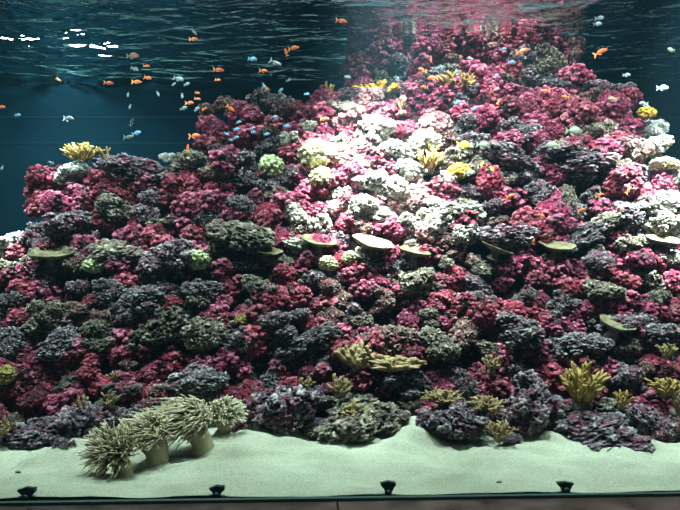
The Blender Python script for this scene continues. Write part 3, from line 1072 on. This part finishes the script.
leather(224, 414, 21, 16, 220, 449, 12, 260, 'tent_pale', 'rearmost tentacled leather coral with short pale polyps, beside the foot rock', .3, .2, (.3, -.4, 1), 8)
leather(188, 420, 27, 20, 204, 458, 20, 560, 'tent', 'largest tentacled leather coral with a thick bare stalk and drooping fringe', -.7, .38, (-.2, -.6, .8), 11)
leather(150, 434, 23, 18, 156, 465, 20, 330, 'tent', 'tentacled leather coral between the spiky one and the largest one', -.4, .2, (-.2, -.5, .9), 12)
leather(117, 452, 19, 15, 122, 474, 29, 330, 'tent', 'spiky star shaped tentacled coral nearest the window on the sand', -.1, .05, (-.3, -.7, .6), 9)


# ------------------------------------------------------------------ labels of the rocks, told by the nearest coral
SECT = ['right of', 'up and right of', 'above', 'up and left of', 'left of', 'down and left of', 'below', 'down and right of']
ORD = ['nearest', 'second', 'third', 'fourth', 'fifth', 'sixth', 'seventh', 'eighth', 'ninth', 'tenth']
lands = [l for l in LAND if l[0]]
cand = {}
for li, (ph, lx, ly) in enumerate(lands):
    per = {}
    for ri, (o, w, x, y, a) in enumerate(ROCKS):
        ang = math.degrees(math.atan2(ly - y, x - lx)) % 360
        sct = int(((ang + 22.5) % 360) // 45)
        per.setdefault((sct, w), []).append((math.hypot(x - lx, y - ly), ri))
    for (sct, w), lst in per.items():
        lst.sort()
        for rk, (dist, ri) in enumerate(lst[:10]):
            cand.setdefault(ri, []).append((dist + 28 * rk, rk, sct, ph))
for ri, (o, w, x, y, a) in enumerate(ROCKS):
    _, rk, sct, ph = min(cand[ri])
    assert rk < 10
    form = 'knobbly' if o.name.startswith('coralline') else 'rough'
    txt = '%s %s rock, %s %s the %s' % (w, form, ORD[rk], SECT[sct], ph) if rk else '%s %s rock just %s the %s' % (w, form, SECT[sct], ph)
    tag(o, txt, 'rock', 'magenta crusted rocks of the reef' if o.name.startswith('coralline') else 'grey and pale rocks of the reef')


# ------------------------------------------------------------------ fish
def fish_body(deep, wide, n=12, m=12):
    """unit-length fish along +X (head), flattened sideways"""
    b = MB()
    prof = [(-.42, .10), (-.36, .14), (-.25, .36), (-.1, .72), (.05, .95), (.18, 1.0), (.30, .90), (.40, .66), (.47, .36), (.5, .08)]
    pts = []
    base = len(b.v)
    for x, r in prof:
        for j in range(m):
            q = 2 * math.pi * j / m
            b.v.append(Vector((x, math.cos(q) * r * wide, math.sin(q) * r * deep + .02 * r)))
    for k in range(len(prof) - 1):
        for j in range(m):
            a0, a1 = k * m + j, k * m + (j + 1) % m
            b.f.append((a0, a0 + m, a1 + m, a1))
    b.f.append(tuple(range(m)))
    b.f.append(tuple((len(prof) - 1) * m + m - 1 - j for j in range(m)))
    return b


def fin(pts, t=.008):
    b = MB()
    n = len(pts)
    for s in (-1, 1):
        for x, z in pts:
            b.v.append(Vector((x, s * t, z)))
    b.f.append(tuple(range(n)))
    b.f.append(tuple(n + n - 1 - i for i in range(n)))
    for i in range(n):
        j = (i + 1) % n
        b.f.append((i, i + n, j + n, j))
    return b


def fish_proto(name, body, fins, deep, wide, fork):
    root = empty(name)
    fish_body(deep, wide).build('body', M[body], root)
    fin([(-.36, .03), (-.40, .08), (-.52, .17 + fork * .06), (-.62, .22 + fork * .05), (-.55 + .04 * (1 - fork), .06), (-.50 - .1 * (1 - fork), 0), (-.55 + .04 * (1 - fork), -.06), (-.62, -.22 - fork * .05), (-.52, -.17 - fork * .06), (-.40, -.08), (-.36, -.03)]).build('tail_fin', M[fins], root, False)
    fin([(.26, deep * .84), (.20, deep * 1.25), (.05, deep * 1.42), (-.12, deep * 1.25), (-.25, deep * .85), (-.30, deep * .30), (-.1, deep * .6), (.1, deep * .9)]).build('dorsal_fin', M[fins], root, False)
    fin([(.02, -deep * .85), (-.08, -deep * 1.25), (-.20, -deep * 1.0), (-.30, -deep * .30), (-.1, -deep * .6)]).build('anal_fin', M[fins], root, False)
    for s in (-1, 1):
        b = MB()
        pt = Vector((.36, s * wide * .68, deep * .22))
        b.tube([pt, pt + Vector((0, s * .018, 0))], [.035, .028], 8)
        b.build('eye', M['eye'], root)
    return root


PROTO = {
    'A': (fish_proto('orange_fish', 'orange', 'orange_fin', .17, .085, 1.0), 'fish', 'orange fish of the shoal'),
    'C': (fish_proto('blue_fish', 'blue', 'blue', .21, .08, .8), 'fish', 'small blue fish of the shoal'),
    'P': (fish_proto('silver_fish', 'silver', 'silver', .22, .08, .7), 'fish', 'pale silvery fish'),
    'G': (fish_proto('grey_fish', 'grey', 'grey', .24, .075, .4), 'fish', 'grey fish'),
    'S': (fish_proto('slender_fish', 'grey', 'silver', .13, .06, .7), 'fish', 'grey fish'),
    'N': (fish_proto('brown_fish', 'brown', 'brown', .23, .08, .4), 'fish', 'brown fish'),
    'Y': (fish_proto('yellow_fish', 'yel', 'yel', .24, .075, .4), 'fish', 'yellow fish'),
    'D': (fish_proto('dark_fish', 'dark', 'silver', .20, .08, .5), 'fish', 'dark fish'),
}
# px, py, length px, heading degrees in the picture (0 = to the right, 90 = up, 180 = to the left), kind, label
FISH = [
    (2, 107, 8, 0, 'A', 'orange fish cut by the left edge in open water'),
    (59, 80, 6, 320, 'A', 'tiny red orange fish under the white glints in the teal glow'),
    (109, 83, 10, 0, 'A', 'lone orange fish, leftmost of the row of three below the surface glints'),
    (137, 82, 11, 0, 'A', 'orange fish in the middle of the row of three below the surface'),
    (148, 78, 10, 340, 'A', 'orange fish at the right end of the row of three below the surface'),
    (147, 66, 7, 0, 'A', 'short orange fish above the right end of the row of three'),
    (219, 70, 12, 0, 'A', 'bright orange fish swimming below the dark surface, left of the blue fish'),
    (218, 80, 7, 345, 'A', 'small dim orange fish below the bright orange one in open water'),
    (194, 39, 10, 10, 'A', 'orange fish touching the slender grey fish high under the surface'),
    (198, 93, 6, 340, 'A', 'small orange fish, top of the four beside the dark step'),
    (198, 99, 7, 350, 'A', 'small orange fish, second from top beside the dark step'),
    (190, 103, 10, 0, 'A', 'orange fish, largest of the four beside the dark step'),
    (205, 109, 6, 20, 'A', 'short orange fish at the rock edge, lowest of the four'),
    (195, 136, 14, 0, 'A', 'long orange fish at the rock face of the dark step'),
    (188, 148, 9, 90, 'A', 'upright orange fish just above the brown grey crest rocks'),
    (231, 109, 11, 325, 'A', 'orange fish diving over the magenta rocks of the step'),
    (294, 48, 12, 10, 'A', 'biggest orange fish in open water left of the tower'),
    (286, 52, 9, 110, 'A', 'upright orange fish behind the tail of the biggest orange one'),
    (264, 71, 10, 355, 'A', 'orange fish below the slim outlined fish in open water'),
    (267, 89, 6, 330, 'A', 'small yellow orange fish paired with a pale one above the crest'),
    (342, 21, 13, 355, 'A', 'orange fish in the mirrored ripples at the top of the tower'),
    (325, 119, 10, 355, 'A', 'dull orange fish over the pink rocks near the bright patch'),
    (432, 78, 13, 180, 'A', 'orange fish left of the bushy tower foot coral, heading left'),
    (422, 70, 11, 170, 'A', 'slim orange fish above the heading left orange fish at the tower'),
    (424, 87, 9, 180, 'A', 'yellow orange fish low over the crest rock below the tower'),
    (431, 59, 6, 80, 'A', 'small orange fish on the tower face above the other three'),
    (523, 51, 14, 5, 'A', 'bright orange fish before the grey rocks of the tower'),
    (491, 90, 6, 75, 'A', 'tiny upright orange fish at the green grey ledge of the tower'),
    (545, 91, 10, 180, 'A', 'pale orange fish before the grey ledge at the tower right foot'),
    (499, 101, 7, 60, 'A', 'dim orange fish on the magenta rocks below the tower ledge'),
    (565, 97, 9, 180, 'A', 'faded orange fish on the magenta rocks below the thin column'),
    (601, 52, 15, 22, 'A', 'orange fish alone in the dark water right of the tower'),
    (439, 147, 11, 35, 'A', 'orange red fish tilted upward beside the sunlit yellow coral'),
    (511, 196, 11, 15, 'A', 'orange brown fish over the magenta band right of the round orange coral'),
    (542, 216, 9, 330, 'A', 'orange fish above the tilted olive plate coral'),
    (534, 241, 7, 75, 'A', 'small upright orange fish beside the tilted olive plate coral'),
    (600, 195, 10, 15, 'A', 'orange fish over the right magenta band, middle of three'),
    (582, 210, 10, 15, 'A', 'yellow orange fish over the right magenta band, lowest of three'),
    (629, 190, 10, 50, 'A', 'orange fish tilted steeply upward near the bright right edge'),
    (623, 210, 6, 0, 'A', 'small pale orange fish before the blue-grey rock at right'),
    (18, 115, 7, 0, 'C', 'lone bright blue fish near the left edge in open water'),
    (253, 59, 11, 350, 'C', 'large blue fish in open water left of the tower'),
    (289, 80, 7, 10, 'C', 'small blue fish below the slim outlined fish'),
    (264, 86, 7, 290, 'P', 'pale fish paired with the small yellow orange one above the crest'),
    (281, 90, 7, 40, 'C', 'blue white fish touching the crest of pink rocks'),
    (307, 94, 6, 0, 'C', 'tiny blue fish on the crest left of the thin upright coral'),
    (137, 133, 10, 20, 'C', 'blue fish above the slender grey one over the left crest'),
    (275, 117, 8, 350, 'C', 'teal blue fish above the cream rock left of the bright patch'),
    (287, 126, 8, 0, 'C', 'vivid blue fish right of the teal one near the cream rock'),
    (239, 122, 6, 0, 'C', 'small blue fish in the cluster over the dark step, topmost'),
    (237, 129, 7, 10, 'C', 'small blue fish in the dark step cluster, under the topmost'),
    (253, 128, 6, 0, 'C', 'small blue fish in the dark step cluster, upper of the middle two'),
    (254, 132, 6, 10, 'C', 'small blue fish in the dark step cluster, lower of the middle two'),
    (267, 134, 7, 10, 'C', 'small teal fish in the dark step cluster, farthest right'),
    (227, 134, 6, 340, 'C', 'small blue fish in the dark step cluster, farthest left'),
    (237, 137, 6, 350, 'C', 'small blue fish in the dark step cluster, lower middle'),
    (231, 140, 5, 340, 'C', 'small blue fish in the dark step cluster, lowest of all'),
    (443, 68, 7, 20, 'C', 'blue fish over the tower face, above the bushy foot coral left side'),
    (457, 72, 7, 350, 'C', 'vivid blue fish right above the bushy tower foot coral'),
    (471, 59, 7, 350, 'C', 'pale blue fish high on the magenta tower face'),
    (512, 62, 8, 0, 'C', 'bright blue fish before the grey rock of the tower'),
    (504, 49, 7, 10, 'C', 'violet blue fish left of the bright orange tower fish'),
    (496, 76, 6, 10, 'C', 'small teal fish above the green grey tower ledge'),
    (458, 102, 8, 10, 'C', 'blue fish on the crest under the bushy tower foot coral'),
    (475, 108, 8, 20, 'C', 'blue fish on the crest right of the one under the bushy coral'),
    (128, 95, 6, 260, 'P', 'pale upright fish in open water, upper of two'),
    (130, 107, 6, 250, 'P', 'pale upright fish in open water, lower of two'),
    (158, 94, 6, 290, 'P', 'thin pale fish diving in open water right of the upright two'),
    (182, 96, 6, 270, 'P', 'pale upright fish left of the four orange ones at the step'),
    (184, 108, 8, 20, 'P', 'silver blue fish below the four orange ones at the step'),
    (197, 109, 7, 40, 'P', 'small silver fish between the silver blue one and the step'),
    (179, 79, 12, 345, 'P', 'large silvery oval fish high left of the dark step'),
    (187, 84, 7, 20, 'P', 'small pinkish silver fish at the tail of the large oval one'),
    (174, 84, 5, 40, 'P', 'tiny pale fish just below the large silvery oval one'),
    (135, 69, 9, 340, 'P', 'dim teal fish above the row of three orange fish'),
    (2, 168, 6, 250, 'P', 'pale upright fish at the left edge above the white rock'),
    (348, 77, 8, 0, 'P', 'white fish at the left edge of the tower'),
    (397, 78, 7, 330, 'P', 'white blue fish right of the golden antler coral'),
    (438, 68, 6, 0, 'P', 'small white fish on the tower beside the blue one'),
    (600, 18, 10, 5, 'P', 'silver fish at the surface right of the tower, upper of two'),
    (598, 24, 10, 5, 'P', 'silver fish at the surface right of the tower, lower of two'),
    (627, 75, 9, 0, 'P', 'pale teal fish in dark water above the right shoulder'),
    (663, 88, 13, 0, 'P', 'larger pale teal fish in dark water near the right edge'),
    (671, 50, 10, 180, 'G', 'dull grey fish in dark water at the upper right'),
    (574, 131, 20, 0, 'G', 'large grey green fish before the magenta rocks on the right crest'),
    (553, 145, 15, 180, 'G', 'dim olive fish below the large grey green one'),
    (483, 145, 16, 0, 'G', 'grey fish right beside the yellow fish'),
    (470, 173, 13, 0, 'G', 'small grey fish before the round orange yellow coral'),
    (194, 32, 11, 310, 'S', 'slender grey fish high under the dark surface'),
    (129, 137, 14, 0, 'S', 'slender grey fish below the blue one over the left crest'),
    (69, 119, 14, 350, 'D', 'long dim fish alone in open water above the yellow crest coral'),
    (276, 63, 16, 330, 'S', 'slim outlined grey fish below the biggest orange one'),
    (540, 18, 9, 0, 'S', 'dark green fish in the ripples on top of the tower'),
    (133, 56, 14, 0, 'N', 'brown grey fish near the white surface glints'),
    (612, 99, 11, 180, 'N', 'tan fish at the crest of the right shoulder'),
    (464, 145, 16, 0, 'Y', 'yellow fish left of the grey one above the round orange coral'),
    (482, 164, 6, 250, 'Y', 'tiny yellow fish beside the green-grey rock, left of two'),
    (492, 169, 7, 300, 'Y', 'tiny yellow fish beside the green-grey rock, right of two'),
    (414, 197, 7, 180, 'Y', 'tiny yellow fish in the lower part of the bright patch'),
    (50, 163, 8, 180, 'D', 'small black fish with a pale tail left of the bushy crest coral'),
    (132, 122, 9, 60, 'D', 'black and white fish above the blue one over the left crest'),
    (643, 104, 11, 180, 'D', 'dark blue fish at the right shoulder beside the golden coral'),
]
first = {}
for i, (px, py, ln, hd, k, lab) in enumerate(FISH):
    root, cat, grp = PROTO[k]
    o = root if k not in first else copy_tree(root)
    first[k] = 1
    rnd = random.Random(i)
    dd = depth(py)
    d = min(dd - .55, 6.6) if py > 95 else rnd.uniform(6.3, 7.2)
    if py < 95 and 345 < px < 575:
        d = 7.4
    s = ln * d / F / 1.2
    left = 90 < hd < 270
    pitch = math.radians(hd if not left else 180 - hd)
    o.location = at(px, py, d)
    o.rotation_euler = (0, -pitch, (math.pi if left else 0) + rnd.uniform(-.4, .4))
    o.scale = (s, s, s)
    tag(o, lab, cat, grp)

# ------------------------------------------------------------------ small dark suction clips along the window foot
CLIPS = [(27, 'dark plastic clip at the window foot near the left edge of the sand', 18, 11, 1),
         (217, 'dark plastic clip at the window foot below the tentacled corals', 16, 10, 1),
         (388, 'dark plastic clip at the window foot below the sand peak', 16, 12, 0),
         (565, 'dark plastic clip at the window foot on the right half', 17, 9, -1)]
for px, lab, w, hgt, sl in CLIPS:
    p = on_glass(px, .045)
    s = p.y / F
    root = empty('suction_clip', (p.x, p.y, 0.0), (0, 0, -YAW))
    w *= s; hgt *= s
    bm = bmesh.new()
    prof = [(-.22 * w, 0), (.18 * w, 0), (.25 * w, .35 * hgt), (.5 * w, (.8 - .12 * sl) * hgt), (.46 * w, (1.0 + .05 * sl) * hgt), (.1 * w, 1.0 * hgt), (0, 1.12 * hgt), (-.12 * w, 1.0 * hgt), (-.5 * w, (.95 - .1 * sl) * hgt), (-.44 * w, .7 * hgt), (-.2 * w, .4 * hgt)]
    fr = [bm.verts.new((x, -.018, z)) for x, z in prof]
    bk = [bm.verts.new((x, .018, z)) for x, z in prof]
    bm.faces.new(fr); bm.faces.new(bk[::-1])
    for i in range(len(prof)):
        j = (i + 1) % len(prof)
        bm.faces.new((fr[i], bk[i], bk[j], fr[j]))
    bmesh.ops.bevel(bm, geom=bm.edges[:], offset=.003, segments=1, affect='EDGES')
    bmesh.ops.recalc_face_normals(bm, faces=bm.faces[:])
    me = bpy.data.meshes.new('jaw'); bm.to_mesh(me); bm.free()
    link('jaw', me, M['plastic'], root, False)
    b = MB(); b.tube([(0, -.03, .2 * hgt), (0, -.012, .2 * hgt)], [.2 * w, .1 * w], 12)
    b.build('suction_cup', M['plastic'], root)
    tag(root, lab, 'clip', 'dark clips along the window foot')

for px, py, lab in ((18, 472, 'dark pebble on the sand near the left edge'), (499, 484, 'dark pebble on the sand close to the window, right of the sand peak'),
                    (490, 453, 'small dark pebble on the sand below the small tan coral'), (586, 453, 'small dark pebble on the sand before the wide right foot rock')):
    d = 1.3 * F / (py - YH)
    p = at(px, py, d); p.z = sand_z(p.x, p.y) + .004
    V, Fc = ico(2)
    P = V * (0.8 + .4 * vnoise(V * 2 + px, 3))[:, None] * np.array([.022, .014, .010])
    me = bpy.data.meshes.new('pebble'); me.from_pydata(P.tolist(), [], Fc)
    o = link('pebble', me, M['pebble']); o.location = p
    tag(o, lab, 'pebble')


# ------------------------------------------------------------------ lamps
def emit(name, col, st):
    m, nt, out = mat_new(name)
    e = N(nt, 'ShaderNodeEmission', i_Strength=st)
    e.inputs[0].default_value = (*col, 1)
    nt.links.new(e.outputs[0], out.inputs[0])
    return m


LENS = emit('lamp_glow', (0.9, 1.0, 0.95), 30)
for px, py, w, hh, lab in ((3, 37, .34, .12, 'round floodlight over the water behind the leftmost white glint'),
                       (30, 39, .42, .13, 'round floodlight over the water behind the second white glint from the left edge'),
                       (76, 38, .46, .15, 'round floodlight over the water behind the largest white glint'),
                       (104, 48, .50, .14, 'round floodlight over the water behind the lowest white streaks')):
    p = at(px, py, 9.75)
    root = empty('floodlight', p, (0, 0.12, 0))
    b = MB()
    n = 28
    for y, k in ((.0, 1.1), (.16, 1.0), (.2, .5)):
        for j in range(n):
            q = 2 * math.pi * j / n
            b.v.append(Vector((math.cos(q) * w / 2 * k, y, math.sin(q) * hh * k)))
    for r_ in range(2):
        for j in range(n):
            a0, a1 = r_ * n + j, r_ * n + (j + 1) % n
            b.f.append((a0, a0 + n, a1 + n, a1))
    b.f.append(tuple(2 * n + j for j in range(n)))
    b.tube([(0, .1, hh * .9), (0, .1, 7.36 - p.z)], [.02, .02], 8)
    b.build('housing', M['housing'], root, False)
    b = MB()
    for j in range(n):
        q = 2 * math.pi * j / n
        b.v.append(Vector((math.cos(q) * w / 2, .01, math.sin(q) * hh)))
    b.f.append(tuple(range(n)))
    b.build('lens', LENS, root, False)
    tag(root, lab, 'lamp', 'floodlights over the water')


def spot(name, loc, target, energy, deg, blend, col=(1, 1, 1), size=.15):
    l = bpy.data.lights.new(name, 'SPOT')
    l.energy = energy; l.spot_size = math.radians(deg); l.spot_blend = blend; l.color = col; l.shadow_soft_size = size
    o = bpy.data.objects.new(name, l); COL.objects.link(o)
    o.location = loc
    o.rotation_euler = (Vector(target) - Vector(loc)).to_track_quat('-Z', 'Y').to_euler()
    return o


def area(name, loc, target, energy, sx, sy, col=(1, 1, 1)):
    l = bpy.data.lights.new(name, 'AREA')
    l.shape = 'RECTANGLE'; l.size = sx; l.size_y = sy; l.energy = energy; l.color = col
    o = bpy.data.objects.new(name, l); COL.objects.link(o)
    o.location = loc
    o.rotation_euler = (Vector(target) - Vector(loc)).to_track_quat('-Z', 'Y').to_euler()
    return o


CYAN = (0.78, 1.0, 0.90)
area('hall_of_lamps', (0, 5.0, 6.9), (0, 6.2, 0), 980, 9, 1.2, CYAN)
spot('key_lamp', (0.6, 5.2, 7.0), at(376, 165, 7.0), 50000, 29, 1.0, (1.0, 0.98, 0.90))
spot('upper_lamp', (1.0, 5.2, 7.0), at(450, 150, 7.1), 5400, 60, 1.0, (1.0, 0.98, 0.93))
for i, x in enumerate((-4.6, -1.6, 1.6, 4.6)):  # spots added above the water for brighter, crisper light on the slope
    spot('added_row_spot_%d' % i, (x, 4.3, 7.0), (x, 6.25, 1.4), (3000, 3500, 3700, 3500)[i], 62, .9, (.88, 1, .95), .1)
for i, (x, tx) in enumerate(((-3.2, -2.6), (0.6, 1.2), (3.8, 3.6))):  # unseen underwater fill lights, added to brighten the front faces of the rocks
    spot('front_fill_%d' % i, (x, 4.0, 5.1), (tx, 7.2, 3.1), (450, 650, 700)[i], 75, 1.0, (.92, 1, .96), .08)
spot('second_key', (0.5, 5.0, 7.0), at(388, 215, 6.7), 9000, 36, 1.0, (1.0, 0.98, 0.90))
spot('shoulder_fill', (3.4, 5.9, 7.0), at(590, 105, 7.5), 2200, 44, 1.0, (1, .98, .95))  # fill light added to brighten the right crest
spot('right_lamp', (4.2, 4.9, 7.0), at(672, 190, 6.7), 42000, 26, .8, (1, 1, .94))
spot('left_lamp', (-4.0, 4.5, 7.0), at(2, 246, 6.4), 26000, 9, .8, (.9, 1, .95))
spot('crest_lamp', (-3.4, 5.4, 7.0), at(70, 172, 6.85), 15000, 11, .8, (.9, 1, .95))
spot('rear_lamp', (-5.0, 8.9, 7.2), (-4.6, 10.1, 3.9), 3600, 95, 1.0, (.5, 1, .8), 1.2)
spot('tower_fill', (1.9, 7.2, 7.2), at(475, 60, 8.4), 2300, 80, 1.0, (1, .98, .95))  # fill light added where the surface keeps the other spots off the tower

# water haze
w = bpy.data.worlds.new('water_haze')
SC.world = w
w.use_nodes = True
nt = w.node_tree
nt.nodes.clear()
out = nt.nodes.new('ShaderNodeOutputWorld')
bg = nt.nodes.new('ShaderNodeBackground')
bg.inputs[0].default_value = (0.02, 0.03, 0.035, 1)
bg.inputs[1].default_value = 0.3
nt.links.new(bg.outputs[0], out.inputs['Surface'])
HAZE = True
if HAZE:
    vs = nt.nodes.new('ShaderNodeVolumeScatter')
    vs.inputs['Color'].default_value = (0.30, 0.72, 1.0, 1)
    vs.inputs['Density'].default_value = 0.0020
    vs.inputs['Anisotropy'].default_value = 0.2
    va = nt.nodes.new('ShaderNodeVolumeAbsorption')
    va.inputs['Color'].default_value = (0.45, 0.9, 0.95, 1)
    va.inputs['Density'].default_value = 0.025
    ad = nt.nodes.new('ShaderNodeAddShader')
    nt.links.new(vs.outputs[0], ad.inputs[0]); nt.links.new(va.outputs[0], ad.inputs[1])
    nt.links.new(ad.outputs[0], out.inputs['Volume'])

# ------------------------------------------------------------------ camera
cam = bpy.data.cameras.new('camera')
cam.sensor_width = 36.0
cam.lens = F / 680 * 36.0
cam.shift_y = (YH - 255) / 680
cam.clip_end = 60
co = bpy.data.objects.new('camera', cam)
COL.objects.link(co)
co.location = (0, 0, EYE)
co.rotation_euler = (math.pi / 2, 0, 0)
SC.camera = co

SC.view_settings.view_transform = 'Standard'
SC.view_settings.look = 'None'
SC.view_settings.exposure = 0.0
SC.cycles.max_bounces = 5
SC.cycles.diffuse_bounces = 2
SC.cycles.glossy_bounces = 3
SC.cycles.transparent_max_bounces = 12
SC.cycles.volume_bounces = 0
